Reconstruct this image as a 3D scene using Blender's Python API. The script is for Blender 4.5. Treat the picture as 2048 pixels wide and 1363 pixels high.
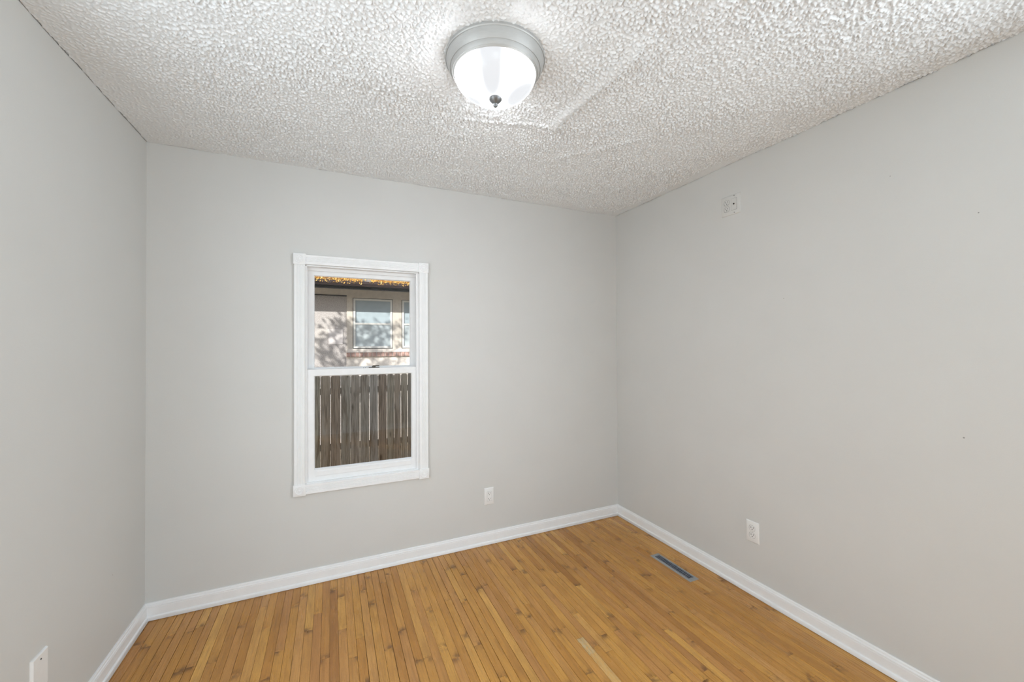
import bpy, bmesh, math, random
import numpy as np
from mathutils import Matrix, Vector

scene = bpy.context.scene
COL = scene.collection
for o in list(bpy.data.objects):
    bpy.data.objects.remove(o)

# ------------------------------------------------------------------ camera
W, H = 2.9957, 2.44            # room width (x) and ceiling height; back wall is y = 0
REAR = -4.20                   # wall behind the camera
yaw, pitch, roll, fpx = 0.42499, 0.00982, -0.00508, 798.02
cd = bpy.data.cameras.new('camera')
cam = bpy.data.objects.new('camera', cd)
COL.objects.link(cam)
F = Vector((math.sin(yaw) * math.cos(pitch), math.cos(yaw) * math.cos(pitch), math.sin(pitch)))
R0 = Vector((math.cos(yaw), -math.sin(yaw), 0))
U0 = R0.cross(F)
Rv = R0 * math.cos(roll) + U0 * math.sin(roll)
Uv = Rv.cross(F)
M = Matrix((Rv, Uv, -F)).transposed().to_4x4()
M.translation = Vector((0.8642, -2.6286, 1.3868))
cam.matrix_world = M
cd.sensor_fit = 'HORIZONTAL'
cd.sensor_width = 36.0
cd.lens = 36.0 * fpx / 2048.0
cd.clip_start = 0.02
scene.camera = cam

# ------------------------------------------------------------------ world, sun, lights, exposure
scene.view_settings.view_transform = 'Standard'
scene.view_settings.look = 'None'
scene.view_settings.gamma = 1.0
scene.view_settings.use_curve_mapping = False
scene.view_settings.exposure = 0.0
scene.cycles.use_denoising = True
scene.cycles.max_bounces = 14
scene.cycles.diffuse_bounces = 8
scene.cycles.transparent_max_bounces = 16

SUN_DIR = Vector((-1.0, -1.0, 0.66)).normalized()     # towards the sun
world = bpy.data.worlds.new('sky')
scene.world = world
world.use_nodes = True
wn = world.node_tree
bgn = wn.nodes['Background']
sky = wn.nodes.new('ShaderNodeTexSky')
sky.sky_type = 'PREETHAM'
sky.sun_direction = SUN_DIR
sky.turbidity = 3.0
hsv = wn.nodes.new('ShaderNodeHueSaturation')
hsv.inputs['Saturation'].default_value = 0.35
wn.links.new(sky.outputs['Color'], hsv.inputs['Color'])
wn.links.new(hsv.outputs['Color'], bgn.inputs['Color'])
bgn.inputs['Strength'].default_value = 1.75

sd = bpy.data.lights.new('sun', 'SUN')
sd.energy = 8.0
sd.angle = math.radians(0.9)
sd.color = (1.0, 0.955, 0.90)
so = bpy.data.objects.new('sun', sd)
COL.objects.link(so)
so.rotation_euler = SUN_DIR.to_track_quat('Z', 'Y').to_euler()
so.location = (-6, -6, 8)

# added fill lamps, set in invented openings out of view:
# a side window on the right, a doorway and a window in the rear wall
SIDE = (-2.35, -4.00, 0.50, 2.15)                  # right wall: y, y, z, z
LEFTW = (-1.25, -2.20, 0.45, 2.15)                 # left wall: y, y, z, z
DOOR = (0.07, 0.60, 0.0, 2.05)                     # x, x, z, z
REARW = (2.14, 2.92, 1.00, 2.30)


def fill_light(nm, loc, rot, sx, sy, en, col):
    ad = bpy.data.lights.new(nm, 'AREA')
    ad.shape = 'RECTANGLE'
    ad.size, ad.size_y = sx, sy
    ad.energy = en
    ad.color = col
    ao = bpy.data.objects.new(nm, ad)
    COL.objects.link(ao)
    ao.location = loc
    ao.rotation_euler = rot


FILL_TINT = (0.795, 0.915, 1.0)
fill_light('fill_side', (W + 0.10, (SIDE[0] + SIDE[1]) / 2, (SIDE[2] + SIDE[3]) / 2),
              (math.radians(90), 0, math.radians(90)), SIDE[0] - SIDE[1], SIDE[3] - SIDE[2], 53, FILL_TINT)
fill_light('fill_left', (-0.10, (LEFTW[0] + LEFTW[1]) / 2, (LEFTW[2] + LEFTW[3]) / 2),
              (math.radians(90), 0, math.radians(-90)), LEFTW[0] - LEFTW[1], LEFTW[3] - LEFTW[2], 23, FILL_TINT)
fill_light('fill_door', ((DOOR[0] + DOOR[1]) / 2, REAR - 0.12, 1.10), (math.radians(90), 0, 0), 0.5, 1.8, 12, FILL_TINT)
fill_light('fill_rear', ((REARW[0] + REARW[1]) / 2, REAR - 0.12, (REARW[2] + REARW[3]) / 2),
              (math.radians(90), 0, 0), 0.76, 1.28, 8, FILL_TINT)

rng = random.Random(7)
nrng = np.random.default_rng(11)


# ------------------------------------------------------------------ helpers
def link(o, parent=None):
    COL.objects.link(o)
    if parent is not None:
        o.parent = parent
    return o


def thing(name, label, cat, loc=(0, 0, 0), rot=(0, 0, 0), group=None):
    o = bpy.data.objects.new(name, None)
    o.empty_display_size = 0.05
    o.location = loc
    o.rotation_euler = rot
    link(o)
    o['label'] = label
    o['category'] = cat
    if group:
        o['group'] = group
    return o


def structure(o):
    o['kind'] = 'structure'
    return o


def bm_obj(name, bm, mat, parent=None, smooth=False, sharp=40):
    me = bpy.data.meshes.new(name)
    bmesh.ops.recalc_face_normals(bm, faces=bm.faces)
    if smooth:
        for f in bm.faces:
            f.smooth = True
        for e in bm.edges:
            if len(e.link_faces) == 2 and e.calc_face_angle(0) > math.radians(sharp):
                e.smooth = False
    bm.to_mesh(me)
    bm.free()
    for m in (mat if isinstance(mat, (list, tuple)) else [mat]):
        me.materials.append(m)
    return link(bpy.data.objects.new(name, me), parent)


def add_box(bm, lo, hi, mi=0):
    (x0, y0, z0), (x1, y1, z1) = lo, hi
    v = [bm.verts.new(c) for c in ((x0, y0, z0), (x1, y0, z0), (x1, y1, z0), (x0, y1, z0),
                                   (x0, y0, z1), (x1, y0, z1), (x1, y1, z1), (x0, y1, z1))]
    for f in ((0, 3, 2, 1), (4, 5, 6, 7), (0, 1, 5, 4), (1, 2, 6, 5), (2, 3, 7, 6), (3, 0, 4, 7)):
        bm.faces.new([v[i] for i in f]).material_index = mi
    return v


def box(name, lo, hi, mat, parent=None, bevel=0.0):
    bm = bmesh.new()
    add_box(bm, lo, hi)
    if bevel:
        bmesh.ops.bevel(bm, geom=list(bm.edges), offset=bevel, segments=2, affect='EDGES', profile=0.5)
    return bm_obj(name, bm, mat, parent, smooth=bool(bevel))


def sweep(bm, prof, ends):
    """prof: list of (a, b); ends: two functions mapping (a, b) to a point -> closed prism."""
    r0 = [bm.verts.new(ends[0](a, b)) for a, b in prof]
    r1 = [bm.verts.new(ends[1](a, b)) for a, b in prof]
    n = len(prof)
    for i in range(n):
        j = (i + 1) % n
        bm.faces.new((r0[i], r0[j], r1[j], r1[i]))
    bm.faces.new(r0)
    bm.faces.new(r1[::-1])


def lathe(bm, prof, n=64, axis='Z', c=(0, 0, 0)):
    """prof: list of (r, h)."""
    rings = []
    for r, h in prof:
        if r < 1e-6:
            p = {'Z': (0, 0, h), 'Y': (0, h, 0), 'X': (h, 0, 0)}[axis]
            rings.append([bm.verts.new((p[0] + c[0], p[1] + c[1], p[2] + c[2]))])
            continue
        ring = []
        for k in range(n):
            a = 2 * math.pi * k / n
            u, w = r * math.cos(a), r * math.sin(a)
            p = {'Z': (u, w, h), 'Y': (u, h, w), 'X': (h, u, w)}[axis]
            ring.append(bm.verts.new((p[0] + c[0], p[1] + c[1], p[2] + c[2])))
        rings.append(ring)
    for a, b in zip(rings, rings[1:]):
        if len(a) == 1 and len(b) == 1:
            continue
        if len(a) == 1:
            for k in range(n):
                bm.faces.new((a[0], b[k], b[(k + 1) % n]))
        elif len(b) == 1:
            for k in range(n):
                bm.faces.new((a[k], a[(k + 1) % n], b[0]))
        else:
            for k in range(n):
                bm.faces.new((a[k], a[(k + 1) % n], b[(k + 1) % n], b[k]))


# ------------------------------------------------------------------ materials
def new_mat(name):
    m = bpy.data.materials.new(name)
    m.use_nodes = True
    nt = m.node_tree
    return m, nt, nt.nodes['Principled BSDF']


def N(nt, t, **kw):
    n = nt.nodes.new(t)
    for k, v in kw.items():
        if k.startswith('i_'):
            n.inputs[k[2:].replace('_', ' ')].default_value = v
        else:
            setattr(n, k, v)
    return n


def coords(nt, scale=(1, 1, 1), obj=True):
    tc = N(nt, 'ShaderNodeTexCoord')
    mp = N(nt, 'ShaderNodeMapping')
    mp.inputs['Scale'].default_value = scale
    nt.links.new(tc.outputs['Object' if obj else 'Generated'], mp.inputs['Vector'])
    return mp.outputs['Vector']


def ramp(nt, fac, stops):
    r = N(nt, 'ShaderNodeValToRGB')
    el = r.color_ramp.elements
    while len(el) > 1:
        el.remove(el[-1])
    el[0].position, el[0].color = stops[0][0], (*stops[0][1], 1)
    for p, c in stops[1:]:
        e = el.new(p)
        e.color = (*c, 1)
    nt.links.new(fac, r.inputs['Fac'])
    return r.outputs['Color']


def ramp_f(nt, fac, a, b_, lo, hi):
    mr = N(nt, 'ShaderNodeMapRange', interpolation_type='SMOOTHSTEP')
    mr.inputs['From Min'].default_value = a
    mr.inputs['From Max'].default_value = b_
    mr.inputs['To Min'].default_value = lo
    mr.inputs['To Max'].default_value = hi
    nt.links.new(fac, mr.inputs['Value'])
    return mr.outputs['Result']


def mixc(nt, fac, a, b, mode='MIX'):
    m = N(nt, 'ShaderNodeMix', data_type='RGBA', blend_type=mode)
    for s, i in ((fac, 0), (a, 6), (b, 7)):
        if isinstance(s, (int, float)):
            m.inputs[i].default_value = s
        elif isinstance(s, tuple):
            m.inputs[i].default_value = (*s, 1) if len(s) == 3 else s
        else:
            nt.links.new(s, m.inputs[i])
    return m.outputs[2]


def simple(name, col, rough=0.5, metal=0.0, var=0.05, scale=30, bump=0.0, bscale=300, spec=0.5, stretch=(1, 1, 1)):
    m, nt, b = new_mat(name)
    v = coords(nt, stretch)
    n = N(nt, 'ShaderNodeTexNoise', i_Scale=scale, i_Detail=4.0)
    nt.links.new(v, n.inputs['Vector'])
    lo = tuple(c * (1 - var) for c in col)
    hi = tuple(min(1, c * (1 + var)) for c in col)
    nt.links.new(ramp(nt, n.outputs['Fac'], [(0.3, lo), (0.7, hi)]), b.inputs['Base Color'])
    b.inputs['Roughness'].default_value = rough
    b.inputs['Metallic'].default_value = metal
    b.inputs['Specular IOR Level'].default_value = spec
    if bump:
        n2 = N(nt, 'ShaderNodeTexNoise', i_Scale=bscale, i_Detail=3.0)
        nt.links.new(v, n2.inputs['Vector'])
        bp = N(nt, 'ShaderNodeBump', i_Strength=bump, i_Distance=0.002)
        nt.links.new(n2.outputs['Fac'], bp.inputs['Height'])
        nt.links.new(bp.outputs['Normal'], b.inputs['Normal'])
    return m


M_wall = simple('grey_wall_paint', (0.625, 0.627, 0.612), 0.55, var=0.012, scale=3, bump=0.12, bscale=260, spec=0.3)
nt = M_wall.node_tree
b = nt.nodes['Principled BSDF']
src = b.inputs['Base Color'].links[0].from_socket
tc = N(nt, 'ShaderNodeTexCoord')
for c, r in (((W, -2.015, 1.856), 0.0026), ((W, -1.969, 1.035), 0.0034), ((W, -1.767, 2.085), 0.0022), ((W, -1.33, 1.62), 0.0024), ((0, -0.33, 0.40), 0.0022)):
    d = N(nt, 'ShaderNodeVectorMath', operation='DISTANCE')
    d.inputs[1].default_value = c
    nt.links.new(tc.outputs['Object'], d.inputs[0])
    src = mixc(nt, ramp_f(nt, d.outputs['Value'], r * 0.6, r, 0.75, 0.0), src, (0.12, 0.115, 0.11))
nt.links.new(src, b.inputs['Base Color'])
M_trim = simple('white_trim_paint', (0.83, 0.84, 0.85), 0.38, var=0.015, scale=20, bump=0.06, bscale=120, spec=0.4)
M_sash = simple('white_sash_paint', (0.81, 0.822, 0.832), 0.40, var=0.02, scale=25, bump=0.06, bscale=120, spec=0.4)
M_plate = simple('white_plastic', (0.80, 0.802, 0.795), 0.35, var=0.01, scale=40)
M_painted = simple('painted_over_plate', (0.635, 0.637, 0.622), 0.45, var=0.01, scale=40)
M_slot = simple('dark_slot', (0.02, 0.02, 0.02), 0.6, var=0.1, scale=50)
M_screw = simple('plate_screw', (0.62, 0.61, 0.59), 0.35, var=0.05, scale=80)
M_screw2 = simple('receptacle_seam', (0.28, 0.275, 0.27), 0.7, var=0.05, scale=80)
M_nickel = simple('brushed_nickel', (0.45, 0.455, 0.45), 0.5, metal=0.3, var=0.03, scale=60, stretch=(1, 1, 8))
M_finial = simple('dark_pewter', (0.20, 0.205, 0.21), 0.40, metal=0.7, var=0.06, scale=60)
M_void = simple('dark_void_sheet', (0.03, 0.03, 0.028), 0.9, var=0.2, scale=60)
M_regist = simple('grey_register_steel', (0.33, 0.34, 0.35), 0.45, metal=0.35, var=0.06, scale=60)
M_louver = simple('blued_louver_steel', (0.16, 0.18, 0.22), 0.45, metal=0.3, var=0.08, scale=60)
M_duct = simple('duct_black', (0.006, 0.009, 0.024), 0.7, var=0.1, scale=20)
M_lock = simple('tarnished_brass', (0.11, 0.10, 0.085), 0.5, metal=0.6, var=0.25, scale=80)
M_concrete = simple('exterior_siding', (0.35, 0.34, 0.32), 0.8, var=0.1, scale=5)
M_roofing = simple('roof_felt', (0.10, 0.10, 0.10), 0.9, var=0.2, scale=20)
M_bark = simple('bark', (0.10, 0.075, 0.05), 0.9, var=0.3, scale=30, bump=0.6, bscale=40)


def glass_mat(name, tint, refl=0.03):
    m = bpy.data.materials.new(name)
    m.use_nodes = True
    nt = m.node_tree
    nt.nodes.remove(nt.nodes['Principled BSDF'])
    out = nt.nodes['Material Output']
    tr = N(nt, 'ShaderNodeBsdfTransparent')
    tr.inputs['Color'].default_value = (*tint, 1)
    gl = N(nt, 'ShaderNodeBsdfGlossy', i_Roughness=0.01)
    lw = N(nt, 'ShaderNodeLayerWeight', i_Blend=0.5)
    p5 = N(nt, 'ShaderNodeMath', operation='POWER')
    p5.inputs[1].default_value = 4.0
    fr = N(nt, 'ShaderNodeMath', operation='MULTIPLY_ADD')
    fr.inputs[1].default_value = 0.7
    fr.inputs[2].default_value = refl
    nt.links.new(lw.outputs['Facing'], p5.inputs[0])
    nt.links.new(p5.outputs[0], fr.inputs[0])
    mx = N(nt, 'ShaderNodeMixShader')
    nt.links.new(fr.outputs[0], mx.inputs[0])
    nt.links.new(tr.outputs[0], mx.inputs[1])
    nt.links.new(gl.outputs[0], mx.inputs[2])
    nt.links.new(mx.outputs[0], out.inputs['Surface'])
    return m


M_glass = glass_mat('window_glass', (0.97, 0.98, 0.98))
M_glass2 = glass_mat('far_window_glass', (0.95, 0.97, 0.98), 0.05)


# strip-oak floor: per-plank tone comes from mesh attributes, grain is procedural
def floor_mat():
    m, nt, b = new_mat('strip_oak_floor')
    tone = N(nt, 'ShaderNodeAttribute', attribute_name='tone')
    shift = N(nt, 'ShaderNodeAttribute', attribute_name='shift')
    tc = N(nt, 'ShaderNodeTexCoord')
    off = N(nt, 'ShaderNodeVectorMath', operation='SCALE')
    off.inputs[0].default_value = (3.1, 17.7, 5.3)
    nt.links.new(shift.outputs['Fac'], off.inputs['Scale'])
    ad_ = N(nt, 'ShaderNodeVectorMath', operation='ADD')
    nt.links.new(tc.outputs['Object'], ad_.inputs[0])
    nt.links.new(off.outputs['Vector'], ad_.inputs[1])

    def grain(scale, vec, detail=5.0, rough=0.6, dist=0.0):
        mp = N(nt, 'ShaderNodeMapping')
        mp.inputs['Scale'].default_value = vec
        nt.links.new(ad_.outputs['Vector'], mp.inputs['Vector'])
        n = N(nt, 'ShaderNodeTexNoise', i_Scale=scale, i_Detail=detail, i_Roughness=rough, i_Distortion=dist)
        nt.links.new(mp.outputs['Vector'], n.inputs['Vector'])
        return n.outputs['Fac']

    base = ramp(nt, tone.outputs['Fac'], [(0.0, (0.325, 0.134, 0.026)), (0.35, (0.485, 0.224, 0.046)),
                                          (0.7, (0.600, 0.304, 0.068)), (1.0, (0.710, 0.395, 0.105))])
    sh = N(nt, 'ShaderNodeMath', operation='FRACT')
    sm = N(nt, 'ShaderNodeMath', operation='MULTIPLY')
    sm.inputs[1].default_value = 7.31
    nt.links.new(shift.outputs['Fac'], sm.inputs[0])
    nt.links.new(sm.outputs[0], sh.inputs[0])
    base = mixc(nt, ramp_f(nt, sh.outputs[0], 0.45, 1.0, 0.0, 0.55), base, (0.490, 0.235, 0.085))
    g1 = grain(1.0, (170, 7, 1), 5, 0.62, 0.4)
    g2 = grain(1.0, (38, 2.2, 1), 3, 0.5, 1.2)
    g3 = grain(1.0, (9, 5, 1), 3, 0.55)
    c = mixc(nt, ramp_f(nt, g1, 0.42, 0.72, 0.0, 0.34), base, (0.17, 0.065, 0.016))
    c = mixc(nt, ramp_f(nt, g2, 0.50, 0.80, 0.0, 0.34), c, (0.21, 0.088, 0.022))
    c = mixc(nt, ramp_f(nt, g3, 0.40, 0.72, 0.0, 0.22), c, (0.23, 0.10, 0.03))
    g5 = grain(1.0, (520, 120, 1), 2, 0.6)
    c = mixc(nt, ramp_f(nt, g5, 0.50, 0.72, 0.0, 0.30), c, (0.20, 0.085, 0.022))
    # grime at the end joints of the strips
    ea = N(nt, 'ShaderNodeAttribute', attribute_name='da')
    eb = N(nt, 'ShaderNodeAttribute', attribute_name='db')
    mn = N(nt, 'ShaderNodeMath', operation='MINIMUM')
    nt.links.new(ea.outputs['Fac'], mn.inputs[0])
    nt.links.new(eb.outputs['Fac'], mn.inputs[1])
    g6 = grain(1.0, (30, 18, 1), 3, 0.6)
    e1_ = N(nt, 'ShaderNodeMath', operation='MULTIPLY')
    nt.links.new(ramp_f(nt, mn.outputs[0], 0.0, 0.045, 0.85, 0.0), e1_.inputs[0])
    nt.links.new(ramp_f(nt, g6, 0.42, 0.66, 0.0, 1.0), e1_.inputs[1])
    c = mixc(nt, e1_.outputs[0], c, (0.135, 0.058, 0.018))
    # knots and dark mineral flecks
    mp = N(nt, 'ShaderNodeMapping')
    mp.inputs['Scale'].default_value = (26, 8, 1)
    nt.links.new(ad_.outputs['Vector'], mp.inputs['Vector'])
    vo = N(nt, 'ShaderNodeTexVoronoi', i_Scale=1.0)
    nt.links.new(mp.outputs['Vector'], vo.inputs['Vector'])
    wn_ = N(nt, 'ShaderNodeTexWhiteNoise')
    nt.links.new(vo.outputs['Position'], wn_.inputs['Vector'])
    sel = N(nt, 'ShaderNodeMath', operation='GREATER_THAN')
    sel.inputs[1].default_value = 0.94
    nt.links.new(wn_.outputs['Value'], sel.inputs[0])
    near = ramp_f(nt, vo.outputs['Distance'], 0.04, 0.24, 0.42, 0.0)
    mu = N(nt, 'ShaderNodeMath', operation='MULTIPLY')
    nt.links.new(sel.outputs[0], mu.inputs[0])
    nt.links.new(near, mu.inputs[1])
    c = mixc(nt, mu.outputs[0], c, (0.10, 0.042, 0.012))
    # one worn, greyed strip of bare wood
    worn = N(nt, 'ShaderNodeAttribute', attribute_name='worn')
    g4 = grain(1.0, (210, 60, 1), 4, 0.7)
    wf = N(nt, 'ShaderNodeMath', operation='MULTIPLY')
    nt.links.new(worn.outputs['Fac'], wf.inputs[0])
    nt.links.new(ramp_f(nt, g4, 0.34, 0.56, 0.0, 0.85), wf.inputs[1])
    c = mixc(nt, wf.outputs[0], c, (0.50, 0.39, 0.23))
    nt.links.new(c, b.inputs['Base Color'])
    r = ramp_f(nt, g2, 0.3, 0.8, 0.25, 0.38)
    nt.links.new(r, b.inputs['Roughness'])
    b.inputs['Specular IOR Level'].default_value = 0.42
    bp = N(nt, 'ShaderNodeBump', i_Strength=0.10, i_Distance=0.001)
    nt.links.new(g1, bp.inputs['Height'])
    nt.links.new(bp.outputs['Normal'], b.inputs['Normal'])
    return m


M_floor = floor_mat()


def ceiling_mat():
    m, nt, b = new_mat('textured_ceiling_paint')
    v = coords(nt)
    n = N(nt, 'ShaderNodeTexNoise', i_Scale=150.0, i_Detail=4.0, i_Roughness=0.6)
    nt.links.new(v, n.inputs['Vector'])
    bp = N(nt, 'ShaderNodeBump', i_Strength=0.5, i_Distance=0.004)
    nt.links.new(n.outputs['Fac'], bp.inputs['Height'])
    nt.links.new(bp.outputs['Normal'], b.inputs['Normal'])
    b.inputs['Base Color'].default_value = (0.79, 0.815, 0.835, 1)
    b.inputs['Roughness'].default_value = 0.38
    b.inputs['Specular IOR Level'].default_value = 0.45
    return m


M_ceil = ceiling_mat()


def dome_mat():
    # frosted glass lit from inside by two bulbs: the glass itself glows, brighter next to the bulbs
    m, nt, b = new_mat('lit_frosted_glass')
    tc = N(nt, 'ShaderNodeTexCoord')
    # between and below the bulbs the glass is duller
    rt = N(nt, 'ShaderNodeVectorRotate', rotation_type='Z_AXIS')
    rt.inputs['Angle'].default_value = 0.425
    nt.links.new(tc.outputs['Object'], rt.inputs['Vector'])
    acc = None
    for (cu, cv), r, sv in (((-0.010, -0.135), 0.034, 0.30), ((0.092, 0.020), 0.050, 0.75), ((-0.085, 0.055), 0.030, 0.7)):
        mp = N(nt, 'ShaderNodeMapping')
        mp.inputs['Location'].default_value = (-cu, -cv * sv, 0)
        mp.inputs['Scale'].default_value = (1, sv, 0)
        nt.links.new(rt.outputs['Vector'], mp.inputs['Vector'])
        d = N(nt, 'ShaderNodeVectorMath', operation='LENGTH')
        nt.links.new(mp.outputs['Vector'], d.inputs[0])
        f = ramp_f(nt, d.outputs['Value'], r * 0.45, r * 2.1, 0.0, 1.0)
        if acc is None:
            acc = f
        else:
            a = N(nt, 'ShaderNodeMath', operation='MINIMUM')
            nt.links.new(acc, a.inputs[0])
            nt.links.new(f, a.inputs[1])
            acc = a.outputs[0]
    pw = N(nt, 'ShaderNodeMath', operation='POWER')
    pw.inputs[1].default_value = 4.0
    nt.links.new(acc, pw.inputs[0])
    # glow weakened by hand towards the rim, so the ceiling gets less light
    sx_ = N(nt, 'ShaderNodeSeparateXYZ')
    nt.links.new(tc.outputs['Object'], sx_.inputs[0])
    low_ = ramp_f(nt, sx_.outputs['Z'], -0.125, -0.060, 1.0, 0.16)
    ml = N(nt, 'ShaderNodeMath', operation='MULTIPLY')
    nt.links.new(pw.outputs[0], ml.inputs[0])
    nt.links.new(low_, ml.inputs[1])
    acc = ml.outputs[0]
    st = N(nt, 'ShaderNodeMath', operation='MULTIPLY_ADD')
    st.inputs[1].default_value = DOME_HOT - DOME_BASE
    st.inputs[2].default_value = DOME_BASE
    nt.links.new(acc, st.inputs[0])
    col = mixc(nt, acc, (0.94, 0.965, 1.0), (0.93, 0.97, 1.0))
    b.inputs['Base Color'].default_value = (0.06, 0.06, 0.062, 1)
    b.inputs['Roughness'].default_value = 0.25
    nt.links.new(col, b.inputs['Emission Color'])
    nt.links.new(st.outputs[0], b.inputs['Emission Strength'])
    return m


DOME_BASE, DOME_HOT = 0.84, 72.0
M_dome = dome_mat()


def picket_mat():
    m, nt, b = new_mat('weathered_picket_wood')
    tc = N(nt, 'ShaderNodeTexCoord')
    oi = N(nt, 'ShaderNodeObjectInfo')
    sc = N(nt, 'ShaderNodeVectorMath', operation='SCALE')
    sc.inputs[0].default_value = (13.0, 7.0, 31.0)
    nt.links.new(oi.outputs['Random'], sc.inputs['Scale'])
    ad_ = N(nt, 'ShaderNodeVectorMath', operation='ADD')
    nt.links.new(tc.outputs['Object'], ad_.inputs[0])
    nt.links.new(sc.outputs['Vector'], ad_.inputs[1])

    def noise(vec, detail, rough, dist):
        mp = N(nt, 'ShaderNodeMapping')
        mp.inputs['Scale'].default_value = vec
        nt.links.new(ad_.outputs['Vector'], mp.inputs['Vector'])
        n = N(nt, 'ShaderNodeTexNoise', i_Scale=1.0, i_Detail=detail, i_Roughness=rough, i_Distortion=dist)
        nt.links.new(mp.outputs['Vector'], n.inputs['Vector'])
        return n.outputs['Fac']
    base = ramp(nt, oi.outputs['Random'], [(0.0, (0.330, 0.275, 0.215)), (0.25, (0.500, 0.455, 0.390)),
                                           (0.5, (0.410, 0.310, 0.235)), (0.75, (0.450, 0.415, 0.320)),
                                           (1.0, (0.450, 0.410, 0.380))])
    g1 = noise((70, 70, 2.2), 5, 0.65, 0.6)
    g2 = noise((11, 11, 1.1), 4, 0.6, 1.2)
    c = mixc(nt, ramp_f(nt, g1, 0.40, 0.68, 0.0, 0.72), base, (0.085, 0.060, 0.042))
    c = mixc(nt, ramp_f(nt, g2, 0.48, 0.70, 0.0, 0.70), c, (0.130, 0.085, 0.055))
    c = mixc(nt, ramp_f(nt, g2, 0.30, 0.44, 0.45, 0.0), c, (0.50, 0.465, 0.42))
    # knots
    mp = N(nt, 'ShaderNodeMapping')
    mp.inputs['Scale'].default_value = (9, 9, 2.6)
    nt.links.new(ad_.outputs['Vector'], mp.inputs['Vector'])
    vo = N(nt, 'ShaderNodeTexVoronoi', i_Scale=1.0)
    nt.links.new(mp.outputs['Vector'], vo.inputs['Vector'])
    c = mixc(nt, ramp_f(nt, vo.outputs['Distance'], 0.08, 0.24, 0.85, 0.0), c, (0.035, 0.022, 0.015))
    # slight green tint over the whole board
    c = mixc(nt, 0.10, c, (0.10, 0.12, 0.06))
    nt.links.new(c, b.inputs['Base Color'])
    b.inputs['Roughness'].default_value = 0.85
    b.inputs['Specular IOR Level'].default_value = 0.2
    bp = N(nt, 'ShaderNodeBump', i_Strength=0.5, i_Distance=0.003)
    nt.links.new(g1, bp.inputs['Height'])
    nt.links.new(bp.outputs['Normal'], b.inputs['Normal'])
    return m


M_picket = picket_mat()


def stucco_mat():
    m, nt, b = new_mat('pebbled_stucco')
    v = coords(nt)
    n = N(nt, 'ShaderNodeTexNoise', i_Scale=75.0, i_Detail=3.0, i_Roughness=0.7)
    nt.links.new(v, n.inputs['Vector'])
    n2 = N(nt, 'ShaderNodeTexNoise', i_Scale=1.6, i_Detail=4.0)
    nt.links.new(v, n2.inputs['Vector'])
    c = ramp(nt, n.outputs['Fac'], [(0.34, (0.20, 0.18, 0.175)), (0.50, (0.42, 0.395, 0.385)), (0.66, (0.66, 0.63, 0.60))])
    c = mixc(nt, ramp_f(nt, n2.outputs['Fac'], 0.5, 0.7, 0.0, 0.45), c, (0.62, 0.58, 0.53))
    nt.links.new(c, b.inputs['Base Color'])
    b.inputs['Roughness'].default_value = 0.9
    bp = N(nt, 'ShaderNodeBump', i_Strength=0.6, i_Distance=0.008)
    nt.links.new(n.outputs['Fac'], bp.inputs['Height'])
    nt.links.new(bp.outputs['Normal'], b.inputs['Normal'])
    return m


M_stucco = stucco_mat()
M_patch = simple('smooth_stucco_repair', (0.60, 0.57, 0.56), 0.9, var=0.06, scale=30, bump=0.3, bscale=80)
M_cream = simple('cream_board_paint', (0.56, 0.515, 0.45), 0.7, var=0.08, scale=12)
M_creamlow = simple('cream_stucco', (0.74, 0.69, 0.63), 0.9, var=0.10, scale=25, bump=0.5, bscale=70)
M_storm = simple('storm_frame_white', (0.68, 0.68, 0.65), 0.5, var=0.05, scale=30)
M_blind = simple('pale_blind', (0.50, 0.55, 0.57), 0.7, var=0.05, scale=8)
M_blindlit = simple('lit_blind', (0.62, 0.645, 0.64), 0.8, var=0.05, scale=8)  # paler copy of the blind: light on its lower half as colour
M_gutter = simple('brown_gutter_metal', (0.022, 0.010, 0.009), 0.7, var=0.3, scale=14)
M_fascia = simple('dark_fascia_wood', (0.007, 0.005, 0.004), 0.9, var=0.3, scale=14)
M_shingle = simple('weathered_shingle', (0.20, 0.185, 0.17), 0.95, var=0.35, scale=40, bump=0.8, bscale=60)
M_brick = simple('sill_brick', (0.40, 0.255, 0.215), 0.85, var=0.28, scale=14, bump=0.5, bscale=90)
M_mortar = simple('pale_mortar', (0.62, 0.58, 0.54), 0.9, var=0.08, scale=40)
M_soil = simple('yard_soil', (0.42, 0.36, 0.27), 0.95, var=0.35, scale=6, bump=0.5, bscale=30)
M_leaf = simple('green_leaf', (0.10, 0.16, 0.05), 0.6, var=0.35, scale=9)


def dry_leaf_mat():
    m, nt, b = new_mat('dry_yellow_leaves')
    v = coords(nt)
    n = N(nt, 'ShaderNodeTexNoise', i_Scale=17.0, i_Detail=4.0, i_Roughness=0.7)
    nt.links.new(v, n.inputs['Vector'])
    c = ramp(nt, n.outputs['Fac'], [(0.30, (0.30, 0.13, 0.03)), (0.46, (0.62, 0.33, 0.06)), (0.56, (0.80, 0.52, 0.13)), (0.70, (0.88, 0.72, 0.45))])
    nt.links.new(c, b.inputs['Base Color'])
    b.inputs['Roughness'].default_value = 0.8
    return m


M_dryleaf = dry_leaf_mat()

# ------------------------------------------------------------------ room shell
WT = 0.20                       # wall thickness
OX0, OX1, OZ0, OZ1 = 0.724, 1.386, 0.580, 1.862     # window opening
TOP = 2.62
GZ = -0.95                      # ground outside


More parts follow.
